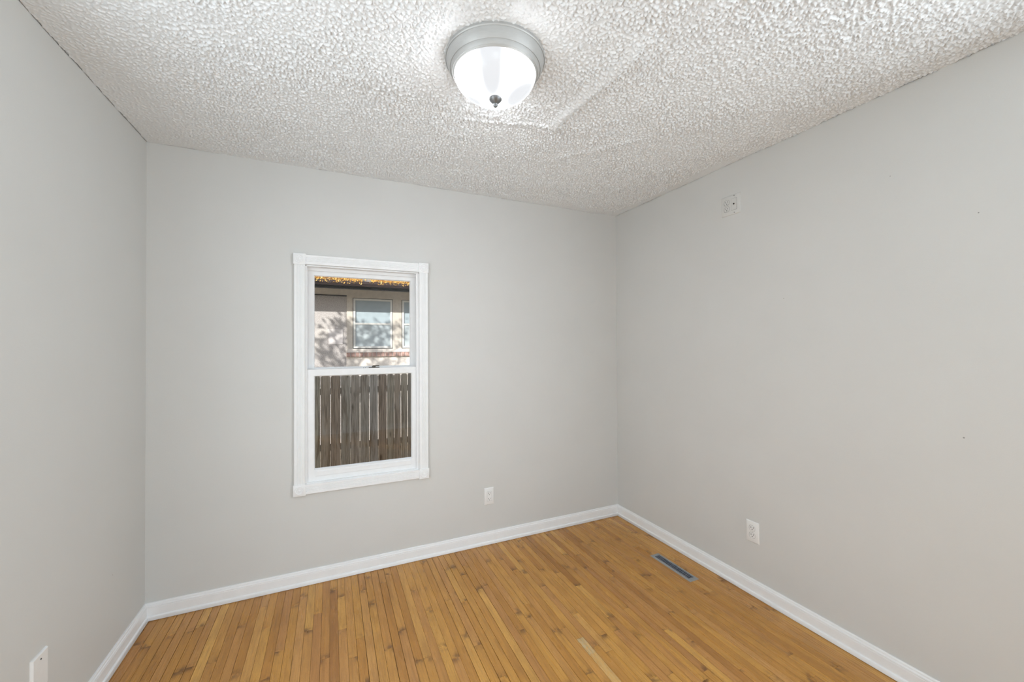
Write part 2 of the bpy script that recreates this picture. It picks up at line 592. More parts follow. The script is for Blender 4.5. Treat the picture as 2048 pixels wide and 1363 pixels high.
def wall_with_opening(name, y0, y1, x0, x1, z0, z1, ox0, ox1, oz0, oz1, mat):
    bm = bmesh.new()
    for lo, hi in (((x0, y0, z0), (ox0, y1, z1)), ((ox1, y0, z0), (x1, y1, z1)),
                   ((ox0, y0, z0), (ox1, y1, oz0)), ((ox0, y0, oz1), (ox1, y1, z1))):
        add_box(bm, lo, hi)
    bmesh.ops.remove_doubles(bm, verts=bm.verts, dist=1e-5)
    # drop the doubled inner faces between the blocks
    seen = {}
    for f in list(bm.faces):
        k = tuple(sorted(v.index for v in f.verts)) if False else tuple(sorted((round(v.co.x, 4), round(v.co.y, 4), round(v.co.z, 4)) for v in f.verts))
        if k in seen:
            bm.faces.remove(f)
            if seen[k].is_valid:
                bm.faces.remove(seen[k])
        else:
            seen[k] = f
    return structure(bm_obj(name, bm, mat))


wall_with_opening('wall_back', 0.0, WT, -WT, W + WT, -0.02, TOP, OX0, OX1, OZ0, OZ1, M_wall)
def side_wall(name, x0, x1, ya, yb, za, zb):
    bm = bmesh.new()
    for lo, hi in (((x0, REAR, -0.02), (x1, yb, TOP)), ((x0, ya, -0.02), (x1, 0, TOP)),
                   ((x0, yb, -0.02), (x1, ya, za)), ((x0, yb, zb), (x1, ya, TOP))):
        add_box(bm, lo, hi)
    structure(bm_obj(name, bm, M_wall))


side_wall('wall_left', -WT, 0, *LEFTW)
side_wall('wall_right', W, W + WT, *SIDE)
bm = bmesh.new()
for lo, hi in (((-WT, -0.02), (DOOR[0], TOP)), ((DOOR[0], DOOR[3]), (DOOR[1], TOP)), ((DOOR[1], -0.02), (REARW[0], TOP)),
               ((REARW[0], -0.02), (REARW[1], REARW[2])), ((REARW[0], REARW[3]), (REARW[1], TOP)), ((REARW[1], -0.02), (W + WT, TOP))):
    add_box(bm, (lo[0], REAR - WT, lo[1]), (hi[0], REAR, hi[1]))
structure(bm_obj('wall_rear', bm, M_wall))

# roof of this house, with the eaves that shade the side yard
bm = bmesh.new()
add_box(bm, (-6, REAR - 3.4, 3.36), (8.0, WT + 0.55, 3.52))
add_box(bm, (-6, REAR - WT, TOP), (8.0, WT, TOP + 0.05))
add_box(bm, (-6, WT - 0.06, TOP), (8.0, WT, 3.36))
add_box(bm, (-6, REAR - WT, TOP), (8.0, REAR - WT + 0.06, 3.36))
add_box(bm, (-6, WT - 0.10, GZ), (-WT, WT, TOP))
add_box(bm, (W + WT, WT - 0.10, GZ), (8.0, WT, TOP))
add_box(bm, (-WT, WT - 0.10, GZ), (W + WT, WT, -0.02))
structure(bm_obj('overhead_slab', bm, M_concrete))
bpy.data.objects['overhead_slab'].name = 'roof'

# ---- floor: individual strips over a dark subfloor
PITCH, PH = 0.0378, 0.0245
verts, faces, tone, shift, worn, mats, da, db = [], [], [], [], [], [], [], []


def quad_box(x0, x1, y0, y1, t, s, w, e0, e1):
    b = len(verts)
    ch = 0.0004
    for k in range(12):
        near = k % 4 < 2
        da.append((0 if near else y1 - y0) + (0 if e0 else 9))
        db.append((y1 - y0 if near else 0) + (0 if e1 else 9))
    verts.extend([(x0, y0, -0.006), (x1, y0, -0.006), (x1, y1, -0.006), (x0, y1, -0.006),
                  (x0, y0, -ch), (x1, y0, -ch), (x1, y1, -ch), (x0, y1, -ch),
                  (x0 + ch, y0 + ch, 0), (x1 - ch, y0 + ch, 0), (x1 - ch, y1 - ch, 0), (x0 + ch, y1 - ch, 0)])
    fs = [(8, 9, 10, 11)]
    for i in range(4):
        j = (i + 1) % 4
        fs.append((i, j, 4 + j, 4 + i))
        fs.append((4 + i, 4 + j, 8 + j, 8 + i))
    for f in fs:
        faces.append(tuple(b + k for k in f))
        tone.append(t)
        shift.append(s)
        worn.append(w)
        mats.append(0)


i0 = int(math.floor((0 - PH) / PITCH))
i1 = int(math.ceil((W - PH) / PITCH))
for i in range(i0, i1):
    x0 = max(PH + i * PITCH, 0.001)
    x1 = min(PH + (i + 1) * PITCH, W - 0.001)
    if x1 - x0 < 0.004:
        continue
    gap = rng.choice([0.0008, 0.0009, 0.0010, 0.0012, 0.0014, 0.0026])
    y = -0.001
    yy = -0.001 - rng.uniform(0.05, 0.9)
    strip_t = rng.uniform(-0.10, 0.10)
    special = x0 <= 1.930 < x1
    cuts = []
    if special:
        cuts = [-0.42, -1.026, -1.13, -1.30, -2.0]
    else:
        c = -rng.uniform(0.05, 0.9)
        while c > REAR:
            cuts.append(c)
            c -= rng.choice([rng.uniform(0.25, 0.6), rng.uniform(0.5, 1.3)])
    cuts.append(REAR + 0.001)
    s_keep, t_keep = None, None
    for k, c in enumerate(cuts):
        if c > y - 0.03:
            continue
        t = min(1, max(0, 0.56 + strip_t + rng.gauss(0, 0.15)))
        s = rng.random()
        w = 0.0
        g = 0.0005
        if special and k in (2, 3, 4):
            if k == 2:
                s_keep, t_keep = s, t
            else:
                s, t = s_keep, t_keep
            w = {2: 1.0, 3: 0.45, 4: 0.0}[k]
            g = 0.0 if k in (2, 3) else 0.0005
        quad_box(x0 + gap / 2, x1 - gap / 2, c + g, y, t, s, w, not (special and k in (2, 3)), not (special and k in (3, 4)))
        y = c
b0 = len(verts)
verts.extend([(0, REAR, -0.0045), (W, REAR, -0.0045), (W, 0, -0.0045), (0, 0, -0.0045),
              (0, REAR, -0.02), (W, REAR, -0.02), (W, 0, -0.02), (0, 0, -0.02)])
for f in ((0, 1, 2, 3), (7, 6, 5, 4)):
    faces.append(tuple(b0 + k for k in f))
    tone.append(0); shift.append(0); worn.append(0); mats.append(1)
me = bpy.data.meshes.new('floor')
me.from_pydata(verts, [], faces)
for nm, arr in (('tone', tone), ('shift', shift), ('worn', worn)):
    a = me.attributes.new(nm, 'FLOAT', 'FACE')
    a.data.foreach_set('value', np.array(arr, dtype=np.float32))
for nm, arr in (('da', da + [9] * 8), ('db', db + [9] * 8)):
    a = me.attributes.new(nm, 'FLOAT', 'POINT')
    a.data.foreach_set('value', np.array(arr, dtype=np.float32))
me.materials.append(M_floor)
me.materials.append(simple('dark_floor_seam', (0.045, 0.020, 0.008), 0.9, var=0.2, scale=30))
me.polygons.foreach_set('material_index', np.array(mats, dtype=np.int32))
structure(link(bpy.data.objects.new('floor', me)))

# ---- ceiling: real relief (sprayed texture, taped seams), stops just short of the walls
STEP = 0.0026
nx = int(round(W / STEP)) + 1
ny = int(round(2.3 / STEP)) + 1
xs = np.linspace(0, W, nx)
ys = np.linspace(0, -2.3, ny)


def blur_noise(sig, shape, seed):
    g = np.random.default_rng(seed).standard_normal(shape)
    fx = np.fft.fftfreq(shape[1]) * 2 * np.pi
    fy = np.fft.fftfreq(shape[0]) * 2 * np.pi
    k = np.exp(-0.5 * (sig / STEP) ** 2 * (fx[None, :] ** 2 + fy[:, None] ** 2))
    r = np.real(np.fft.ifft2(np.fft.fft2(g) * k))
    return r / r.std()


def sstep(a, b, x):
    t = np.clip((x - a) / (b - a), 0, 1)
    return t * t * (3 - 2 * t)


X, Y = np.meshgrid(xs, ys)
n1 = blur_noise(0.0028, X.shape, 3) - 0.6 * blur_noise(0.008, X.shape, 3)
n1 /= n1.std()
n2 = blur_noise(0.0024, X.shape, 4)
n3 = blur_noise(0.07, X.shape, 5)
pop = sstep(-0.5, 1.9, n1 + 0.25 * n2)
dens = 0.72 + 0.28 * sstep(-1.2, 1.0, n3)
LX, LY = 1.415, -1.275
rl = np.hypot(X - LX, Y - LY)
amp = 0.0088 * dens
amp = amp * (0.55 + 0.45 * sstep(0.18, 0.32, rl))                       # smeared flat beside the lamp
amp = amp * (0.30 + 0.70 * sstep(0.02, 0.55, X))
amp = amp * (0.40 + 0.60 * sstep(0.01, 0.10, -Y))
strip = 1 - sstep(0.045, 0.075, (W - X) + 0.012 * n3)
amp = amp * (1 - 0.92 * strip * (1 - 0.6 * sstep(0.9, 1.3, -Y)))
drop = amp * pop


def ridge(px, py, qx, qy, wid, h, fade=0.12):
    dx, dy = qx - px, qy - py
    L = math.hypot(dx, dy)
    t = ((X - px) * dx + (Y - py) * dy) / L
    d = ((X - px) * -dy + (Y - py) * dx) / L
    wob = 0.006 * n3
    return h * np.exp(-((d + wob) / wid) ** 2) * sstep(-fade, fade * 0.3, t) * (1 - sstep(L - fade * 0.3, L + fade, t))


r1 = ridge(1.850, -1.52, 1.830, -1.02, 0.026, 1.0)
drop = drop * (1 - 0.45 * r1) + 0.0220 * r1
drop = drop + ridge(1.825, -0.98, 1.45, -0.87, 0.012, 0.0065)
drop = drop + ridge(2.28, -1.02, 2.02, -0.68, 0.024, 0.0060)
drop = drop + ridge(1.90, -1.46, 1.98, -1.9, 0.03, 0.004)
drop = drop + 0.006 * sstep(0.0, 1.0, n3 * 0.25 + 0.5) * 0.5
# a step: the square patch around the lamp hangs a little lower
drop = drop + 0.0050 * (1 - sstep(1.835, 1.865, X + 0.006 * n3)) * (1 - sstep(-0.93, -0.90, Y + 0.006 * n3)) * sstep(0.9, 1.0, X)
Z = H - drop
# ragged edge with a dark crack along the walls
e1 = np.abs(blur_noise(0.02, (1, nx), 8))[0]
e2 = np.abs(blur_noise(0.02, (ny, 1), 9))[:, 0]
e3 = np.abs(blur_noise(0.02, (ny, 1), 10))[:, 0]
Y[0, :] -= np.clip(0.0042 * (e1 - 0.45), 0, 0.008)
X[:, 0] += np.clip(0.0060 * (e2 - 0.18), 0, 0.011)
X[:, -1] -= np.clip(0.0070 * (e3 - 0.12), 0, 0.012)
V = np.stack([X, Y, Z], -1).reshape(-1, 3)
extra = np.array([[x, REAR, H] for x in xs])
V = np.concatenate([V, extra])
idx = np.arange((ny + 1) * nx).reshape(ny + 1, nx)
q = np.stack([idx[:-1, :-1], idx[:-1, 1:], idx[1:, 1:], idx[1:, :-1]], -1).reshape(-1, 4)
me = bpy.data.meshes.new('ceiling')
me.vertices.add(len(V))
me.vertices.foreach_set('co', V.astype(np.float32).ravel())
me.loops.add(q.size)
me.loops.foreach_set('vertex_index', q.astype(np.int32).ravel())
me.polygons.add(len(q))
me.polygons.foreach_set('loop_start', np.arange(0, q.size, 4, dtype=np.int32))
me.polygons.foreach_set('use_smooth', np.ones(len(q), dtype=bool))
me.update(calc_edges=True)
me.materials.append(M_ceil)
structure(link(bpy.data.objects.new('ceiling', me)))
structure(box('overhead_slab', (0, REAR, H + 0.012), (W, 0, H + 0.03), M_void))  # dark sheet above the ceiling: shade in the edge cracks as colour

# ---- baseboards (profile: shoe, flat, stepped cap) with mitred corners
BH = 0.084
base_prof = [(0, 0), (0.012, 0), (0.012, 0.061), (0.0105, 0.0635), (0.0125, 0.066), (0.0115, 0.071),
             (0.008, 0.074), (0.0075, 0.080), (0.005, BH), (0, BH)]
shoe_prof = [(0.012, 0.002)] + [(0.012 + 0.0105 * math.cos(a), 0.002 + 0.020 * math.sin(a)) for a in
                            [k * math.pi / 2 / 6 for k in range(7)]]


def baseboard(name, fn0, fn1):
    bm = bmesh.new()
    sweep(bm, base_prof, (fn0, fn1))
    o = structure(bm_obj(name, bm, M_trim, smooth=True, sharp=25))
    bm = bmesh.new()
    sweep(bm, shoe_prof, (fn0, fn1))
    bm_obj('shoe_moulding', bm, M_trim, o, smooth=True, sharp=50)


baseboard('baseboard_back', lambda a, b: (a, -a, b), lambda a, b: (W - a, -a, b))
baseboard('baseboard_left', lambda a, b: (a, REAR + a, b), lambda a, b: (a, -a, b))
baseboard('baseboard_right', lambda a, b: (W - a, -a, b), lambda a, b: (W - a, REAR + a, b))
baseboard('baseboard_rear', lambda a, b: (W - a, REAR + a, b), lambda a, b: (DOOR[1] + 0.062, REAR + a, b))

# ------------------------------------------------------------------ window_1 (in the back wall)
win = structure(link(bpy.data.objects.new('window_1', None)))
win.location = (1.055, 0, 0.515)
win.empty_display_size = 0.1


def P(name, bm, mat, par=win, smooth=False, sharp=40):
    o = bm_obj(name, bm, mat, par, smooth, sharp)
    off = Vector((0, 0, 0))
    p = par
    while p is not None:
        off += p.location
        p = p.parent
    o.data.transform(Matrix.Translation(-off))
    return o


CX0, CX1, CZ0, CZ1 = 0.6665, 1.4425, 0.525, 1.921     # outer edges of the casing boards
CW = 0.058
CT = 0.020


def flute_profile():
    pr = [(0, 0), (0, CT - 0.004), (0.003, CT), (0.012, CT)]
    k = 5
    for i in range(k):
        c = 0.0165 + i * 0.00625
        pr += [(c - 0.0024, CT), (c - 0.0012, CT - 0.0022), (c + 0.0012, CT - 0.0022), (c + 0.0024, CT)]
    pr += [(CW - 0.012, CT), (CW - 0.003, CT), (CW, CT - 0.004), (CW, 0)]
    return pr


fp = flute_profile()
RB = 0.0645                     # rosette block size
zA, zB = CZ0 + CW, CZ1 - CW
xA, xB = CX0 + CW, CX1 - CW
for x in (CX0, CX1 - CW):
    bm = bmesh.new()
    sweep(bm, fp, (lambda a, b, x=x: (x + a, -b, zA), lambda a, b, x=x: (x + a, -b, zB)))
    P('casing', bm, M_trim, smooth=True, sharp=15)
for z in (CZ0, CZ1 - CW):
    bm = bmesh.new()
    sweep(bm, fp, (lambda a, b, z=z: (xA, -b, z + a), lambda a, b, z=z: (xB, -b, z + a)))
    P('casing', bm, M_trim, smooth=True, sharp=15)
for cx in (CX0 + CW / 2, CX1 - CW / 2):
    for cz in (CZ0 + CW / 2, CZ1 - CW / 2):
        bm = bmesh.new()
        h = RB / 2
        add_box(bm, (cx - h, -0.0255, cz - h), (cx + h, 0, cz + h))
        bmesh.ops.bevel(bm, geom=[e for e in bm.edges if abs(e.verts[0].co.y + 0.0255) < 1e-5 and abs(e.verts[1].co.y + 0.0255) < 1e-5],
                        offset=0.0035, segments=2, affect='EDGES', profile=0.5)
        lathe(bm, [(0.0245, -0.0250), (0.0235, -0.0285), (0.0200, -0.0290), (0.0185, -0.0262), (0.0150, -0.0258),
                   (0.0135, -0.0285), (0.0105, -0.0288), (0.0090, -0.0266), (0.0060, -0.0285), (0, -0.0295)], 40, 'Y', (cx, 0, cz))
        P('rosette_block', bm, M_trim, smooth=True, sharp=35)

# jamb liner, sill and stops: one frame
bm = bmesh.new()
JT = 0.006
add_box(bm, (OX0, -0.006, OZ0), (OX0 + JT, WT, OZ1))
add_box(bm, (OX1 - JT, -0.006, OZ0), (OX1, WT, OZ1))
add_box(bm, (OX0, -0.006, OZ1 - JT), (OX1, WT, OZ1))
add_box(bm, (OX0, -0.006, OZ0), (OX1, WT + 0.03, OZ0 + JT))
# inner stops
add_box(bm, (OX0, 0.0455, OZ1 - 0.023), (OX1, 0.0595, OZ1))
add_box(bm, (OX1 - 0.017, 0.000, OZ0), (OX1, 0.012, OZ1))
add_box(bm, (OX0, 0.000, OZ0), (OX0 + 0.010, 0.012, OZ1))
add_box(bm, (OX1 - 0.012, 0.047, 1.20), (OX1, 0.057, OZ1))
add_box(bm, (OX0, 0.047, 1.20), (OX0 + 0.012, 0.057, OZ1))
# exterior blind stop
add_box(bm, (OX0, 0.10, OZ0), (OX0 + 0.03, 0.115, OZ1))
add_box(bm, (OX1 - 0.03, 0.10, OZ0), (OX1, 0.115, OZ1))
add_box(bm, (OX0, 0.10, OZ1 - 0.03), (OX1, 0.115, OZ1))
P('frame', bm, M_trim)


def sash(name, x0, x1, z0, z1, y0, y1, stile, rail_t, rail_b, lip, lock=False):
    bm = bmesh.new()
    gx0, gx1, gz0, gz1 = x0 + stile[0], x1 - stile[1], z0 + rail_b, z1 - rail_t
    add_box(bm, (x0, y0, z0), (gx0, y1, z1))
    add_box(bm, (gx1, y0, z0), (x1, y1, z1))
    add_box(bm, (gx0, y0, gz1), (gx1, y1, z1))
    add_box(bm, (gx0, y0, z0), (gx1, y1, gz0))
    # bevelled glazing lip on the room side
    ym = (y0 + y1) / 2
    for (a, b, c, d) in ((gx0, gz0, gx1, gz0), (gx0, gz1, gx1, gz1), (gx0, gz0, gx0, gz1), (gx1, gz0, gx1, gz1)):
        if a == c:
            s = 1 if a == gx0 else -1
            sweep(bm, [(0, 0.003), (lip, 0.012), (lip, ym - y0), (0, ym - y0)],
                  (lambda u, v, a=a, s=s, b=b: (a + s * u, y0 + v, b), lambda u, v, a=a, s=s, d=d: (a + s * u, y0 + v, d)))
        else:
            s = 1 if b == gz0 else -1
            sweep(bm, [(0, 0.003), (lip, 0.012), (lip, ym - y0), (0, ym - y0)],
                  (lambda u, v, b=b, s=s, a=a: (a, y0 + v, b + s * u), lambda u, v, b=b, s=s, c=c: (c, y0 + v, b + s * u)))
    o = P(name, bm, M_sash)
    bm = bmesh.new()
    add_box(bm, (gx0 - 0.004, ym, gz0 - 0.004), (gx1 + 0.004, ym + 0.003, gz1 + 0.004))
    P('glass_pane', bm, M_glass, o)
    return o


up = sash('upper_sash', OX0 + JT, OX1 - JT, 1.205, 1.842, 0.060, 0.096, (0.037, 0.037), 0.027, 0.048, 0.004)
low = sash('lower_sash', OX0 + 0.0065, OX1 - 0.0065, OZ0 + JT, 1.2475, 0.013, 0.047, (0.039, 0.036), 0.038, 0.068, 0.0045)
# raised ledge on the bottom rail (sash lift strip)
bm = bmesh.new()
sweep(bm, [(0, 0), (-0.006, 0.003), (-0.006, 0.028), (0, 0.034)],
      (lambda a, b: (0.776, 0.0135 + a, 0.614 + b), lambda a, b: (1.336, 0.0135 + a, 0.614 + b)))
P('lift_strip', bm, M_sash, low)
# sash lock on the meeting rail
lk = bmesh.new()
add_box(lk, (1.078, 0.018, 1.2475), (1.142, 0.040, 1.2510))
bmesh.ops.bevel(lk, geom=[e for e in lk.edges], offset=0.0012, segments=1, affect='EDGES', profile=0.5)
lathe(lk, [(0.0, 1.250), (0.011, 1.250), (0.011, 1.258), (0.006, 1.262), (0, 1.262)], 20, 'Z', (1.108, 0.030, 0))
add_box(lk, (1.104, 0.020, 1.257), (1.140, 0.028, 1.263))
P('sash_lock', lk, M_lock, low)
# small hooks beside the lock
bm = bmesh.new()
for x in (1.045, 1.055):
    add_box(bm, (x, 0.024, 1.2475), (x + 0.004, 0.03, 1.2505))
P('screw', bm, M_lock, low)

# ------------------------------------------------------------------ invented openings, out of view, framing the fill lamps
def ring_boxes(bm, a0, a1, b0, b1, w, fn, bottom=True):
    for (p0, p1, q0, q1) in ((a0 - w, a0, b0 - (w if bottom else 0), b1 + w), (a1, a1 + w, b0 - (w if bottom else 0), b1 + w), (a0, a1, b1, b1 + w)) + (((a0, a1, b0 - w, b0),) if bottom else ()):
        add_box(bm, *fn(p0, p1, q0, q1))


w2 = structure(link(bpy.data.objects.new('fill_window_right', None)))
w2.location = (W, (SIDE[0] + SIDE[1]) / 2, SIDE[2])
bm = bmesh.new()
ring_boxes(bm, SIDE[1], SIDE[0], SIDE[2], SIDE[3], 0.06, lambda p, q, r, t: ((W - 0.018, p, r), (W, q, t)))
P('casing', bm, M_trim, w2)
bm = bmesh.new()
ring_boxes(bm, SIDE[1] + 0.04, SIDE[0] - 0.04, SIDE[2] + 0.04, SIDE[3] - 0.04, 0.04, lambda p, q, r, t: ((W + 0.04, p, r), (W + 0.07, q, t)))
P('sash', bm, M_sash, w2)
w4 = structure(link(bpy.data.objects.new('fill_window_left', None)))
w4.location = (0, (LEFTW[0] + LEFTW[1]) / 2, LEFTW[2])
bm = bmesh.new()
ring_boxes(bm, LEFTW[1], LEFTW[0], LEFTW[2], LEFTW[3], 0.06, lambda p, q, r, t: ((0, p, r), (0.018, q, t)))
P('casing', bm, M_trim, w4)
bm = bmesh.new()
ring_boxes(bm, LEFTW[1] + 0.04, LEFTW[0] - 0.04, LEFTW[2] + 0.04, LEFTW[3] - 0.04, 0.04, lambda p, q, r, t: ((-0.07, p, r), (-0.04, q, t)))
P('sash', bm, M_sash, w4)
w3 = structure(link(bpy.data.objects.new('fill_window_rear', None)))
w3.location = ((REARW[0] + REARW[1]) / 2, REAR, REARW[2])
bm = bmesh.new()
ring_boxes(bm, REARW[0], REARW[1], REARW[2], REARW[3], 0.06, lambda p, q, r, t: ((p, REAR, r), (q, REAR + 0.018, t)))
P('casing', bm, M_trim, w3)
bm = bmesh.new()
ring_boxes(bm, REARW[0] + 0.035, REARW[1] - 0.035, REARW[2] + 0.035, REARW[3] - 0.035, 0.035, lambda p, q, r, t: ((p, REAR - 0.07, r), (q, REAR - 0.04, t)))
P('sash', bm, M_sash, w3)
bm = bmesh.new()
ring_boxes(bm, DOOR[0], DOOR[1], 0.0, DOOR[3], 0.06, lambda p, q, r, t: ((p, REAR, r), (q, REAR + 0.018, t)), bottom=False)
structure(bm_obj('fill_doorway', bm, M_trim))

# ------------------------------------------------------------------ ceiling lamp
lamp = thing('ceiling_lamp', 'round flush ceiling lamp with lit frosted glass dome and brushed nickel rim', 'lamp', (LX, LY, H - 0.003))
bm = bmesh.new()
lathe(bm, [(0.100, 0.0), (0.178, 0.002), (0.183, -0.004), (0.1835, -0.012), (0.181, -0.0155), (0.1795, -0.0145), (0.178, -0.018),
           (0.176, -0.026), (0.172, -0.035), (0.168, -0.042), (0.1655, -0.0455), (0.164, -0.0445), (0.1625, -0.048), (0.160, -0.0545),
           (0.1565, -0.0590), (0.155, -0.0580), (0.1535, -0.0605), (0.1500, -0.0630), (0.1480, -0.0610), (0.146, -0.045), (0.10, -0.030)], 128, 'Z')
bm_obj('metal_rim', bm, M_nickel, lamp, smooth=True, sharp=28)
bm = bmesh.new()
pr = []
for k in range(25):
    a = k / 24 * math.pi / 2
    r = 0.1495 * math.cos(a) ** 0.9 if k < 24 else 0
    pr.append((r, -0.058 - 0.088 * math.sin(a) ** 1.05))
lathe(bm, [(0.1485, -0.052)] + pr, 128, 'Z')
bm_obj('glass_dome', bm, M_dome, lamp, smooth=True, sharp=80)
bm = bmesh.new()
FZ = -0.1445
lathe(bm, [(0, FZ + 0.004), (0.022, FZ + 0.004), (0.0245, FZ + 0.001), (0.0245, FZ - 0.002), (0.0225, FZ - 0.006), (0.016, FZ - 0.013), (0.010, FZ - 0.017),
           (0.0075, FZ - 0.0195), (0.0095, FZ - 0.022), (0.0095, FZ - 0.026), (0.0065, FZ - 0.031), (0, FZ - 0.032)], 40, 'Z')
bm_obj('finial', bm, M_finial, lamp, smooth=True, sharp=40)


# ------------------------------------------------------------------ wall plates
# every plate is built in its own frame: x right, z up, -y out of the wall
def plate_mesh(w, h, t, mat, root):
    bm = bmesh.new()
    b = 0.0038
    lo = [(-w / 2, 0, -h / 2), (w / 2, 0, -h / 2), (w / 2, 0, h / 2), (-w / 2, 0, h / 2)]
    pts = []
    for f, y in ((0, 0), (0, -t * 0.35), (b * 0.45, -t * 0.8), (b, -t)):
        pts.append([bm.verts.new((x - math.copysign(f, x), y, z - math.copysign(f, z))) for x, _, z in lo])
    for a, c in zip(pts, pts[1:]):
        for i in range(4):
            bm.faces.new((a[i], a[(i + 1) % 4], c[(i + 1) % 4], c[i]))
    bm.faces.new(pts[-1])
    bm.faces.new(pts[0][::-1])
    return bm_obj('cover_plate', bm, mat, root, smooth=True, sharp=30)


def receptacle(root, cx, cz, y, mat, square=False, gapline=None):
    bm = bmesh.new()
    n = 40
    out = []
    for k in range(n):
        a = 2 * math.pi * k / n
        if square:
            x, z = 0.0145 * math.copysign(abs(math.cos(a)) ** 0.35, math.cos(a)), 0.0135 * math.copysign(abs(math.sin(a)) ** 0.35, math.sin(a))
        else:
            x, z = 0.0172 * math.cos(a), max(-0.0142, min(0.0142, 0.0172 * math.sin(a)))
        out.append((cx + x, cz + z))
    sweep(bm, out, (lambda a, b: (a, y, b), lambda a, b: (a, y - 0.0014, b)))
    r = bm_obj('receptacle', bm, mat, root, smooth=True, sharp=40)
    bm = bmesh.new()
    yy = y - 0.0014
    add_box(bm, (cx - 0.0078, yy - 0.0002, cz - 0.0005), (cx - 0.0052, yy + 0.001, cz + 0.0085))
    add_box(bm, (cx + 0.0052, yy - 0.0002, cz + 0.0005), (cx + 0.0076, yy + 0.001, cz + 0.0080))
    lathe(bm, [(0, yy + 0.001), (0.0027, yy + 0.001), (0.0027, yy - 0.0002), (0, yy - 0.0002)], 16, 'Y', (cx, 0, cz - 0.0065))
    bm_obj('slots', bm, M_slot, r)
    if gapline:
        bm = bmesh.new()
        o2 = [(cx + (x - cx) * 1.075 - 0.0006, cz + (z - cz) * 1.075) for x, z in out]
        sweep(bm, o2, (lambda a, b: (a, y + 0.001, b), lambda a, b: (a, y - 0.0007, b)))
        bm_obj('shadow_gap', bm, gapline, r)
    return r


def screw(root, cx, cz, y, mat, r=0.0032):
    bm = bmesh.new()
    lathe(bm, [(0, y), (r, y), (r * 0.9, y - 0.0010), (0, y - 0.0014)], 18, 'Y', (cx, 0, cz))
    add_box(bm, (cx - r * 0.8, y - 0.00155, cz - 0.0004), (cx + r * 0.8, y - 0.0008, cz + 0.0004))
    return bm_obj('screw', bm, mat, root, smooth=True)


PT = 0.0055
out1 = thing('outlet', 'white outlet plate with squared insert on the back wall right of the window', 'outlet', (1.8705, 0, 0.329))
plate_mesh(0.072, 0.1165, PT, M_plate, out1)
bm = bmesh.new()
add_box(bm, (-0.0168, -PT - 0.0002, -0.0335), (0.0168, -PT + 0.001, 0.0335))
bm_obj('insert_gap', bm, simple('grey_gap', (0.30, 0.30, 0.29), 0.7, var=0.05), out1)
bm = bmesh.new()
add_box(bm, (-0.0160, -PT - 0.0012, -0.0325), (0.0160, -PT + 0.001, 0.0325))
bmesh.ops.bevel(bm, geom=list(bm.edges), offset=0.0005, segments=1, affect='EDGES', profile=0.5)
bm_obj('insert', bm, M_plate, out1)
for s in (1, -1):
    receptacle(out1, 0, s * 0.0185, -PT - 0.0010, M_plate, square=True)

out2 = thing('outlet', 'white duplex outlet plate low on the right wall above the baseboard', 'outlet', (W, -1.150, 0.3445), (0, 0, math.radians(-90)))
plate_mesh(0.0740, 0.1150, PT, M_plate, out2)
for s in (1, -1):
    receptacle(out2, 0, s * 0.0195, -PT + 0.0004, M_plate, gapline=M_screw2)
screw(out2, 0, 0, -PT, M_screw)

out3 = thing('outlet', 'grey painted-over double plate with two sockets high on the right wall', 'outlet', (W, -1.039, 2.1967), (0, 0, math.radians(-90)))
plate_mesh(0.119, 0.1155, 0.006, M_painted, out3)
for s in (1, -1):
    receptacle(out3, -0.0235, s * 0.0195, -0.0055, M_painted, gapline=M_slot)
bm = bmesh.new()
add_box(bm, (0.0063, -0.0063, -0.0343), (0.0407, -0.004, 0.0343))
bmesh.ops.bevel(bm, geom=[e for e in bm.edges if abs(e.verts[0].co.y - e.verts[1].co.y) > 1e-4], offset=0.004, segments=3, affect='EDGES', profile=0.5)
bm_obj('insert_gap', bm, simple('dark_insert_gap', (0.16, 0.155, 0.15), 0.8, var=0.1), out3)  # dark grey outline around the insert
bm = bmesh.new()
add_box(bm, (0.0073, -0.0072, -0.0333), (0.0397, -0.004, 0.0333))
bmesh.ops.bevel(bm, geom=[e for e in bm.edges if abs(e.verts[0].co.y - e.verts[1].co.y) > 1e-4], offset=0.004, segments=3, affect='EDGES', profile=0.5)
ins = bm_obj('insert', bm, M_painted, out3)
bm = bmesh.new()
lathe(bm, [(0, -0.0065), (0.0044, -0.0065), (0.0044, -0.0095), (0.0032, -0.0100), (0.0028, -0.0085), (0, -0.0085)], 24, 'Y', (0.0225, 0, 0.001))
bm_obj('jack', bm, M_slot, ins, smooth=True)
for s in (1, -1):
    screw(out3, 0.0235, s * 0.0485, -0.006, M_slot, 0.0024)

out4 = thing('wall_plate', 'white wall plate low on the left wall with one screw showing', 'wall plate', (0, -0.813, 0.338), (0, 0, math.radians(90)))
plate_mesh(0.077, 0.120, 0.0075, M_plate, out4)
screw(out4, 0, 0.0415, -0.0075, M_slot, 0.0028)
screw(out4, 0, -0.0415, -0.0075, M_slot, 0.0028)

# ------------------------------------------------------------------ floor register
vent = thing('floor_register', 'long grey metal floor vent set in the wood floor beside the right wall', 'floor vent', (2.804, -0.7625, 0.0))
VW, VL, VT = 0.0715, 0.322, 0.005
bm = bmesh.new()
sl_w, sl_l = 0.040, 0.275
ring = []
for hx, hy, z in ((VW / 2, VL / 2, 0), (VW / 2, VL / 2, 0.0012), (VW / 2 - 0.006, VL / 2 - 0.006, VT), (sl_w / 2 + 0.001, sl_l / 2 + 0.001, VT), (sl_w / 2, sl_l / 2, VT - 0.001), (sl_w / 2, sl_l / 2, 0.0002)):
    ring.append([bm.verts.new((sx * hx, sy * hy, z)) for sx, sy in ((-1, -1), (1, -1), (1, 1), (-1, 1))])
for a, c in zip(ring, ring[1:]):
    for i in range(4):
        bm.faces.new((a[i], a[(i + 1) % 4], c[(i + 1) % 4], c[i]))
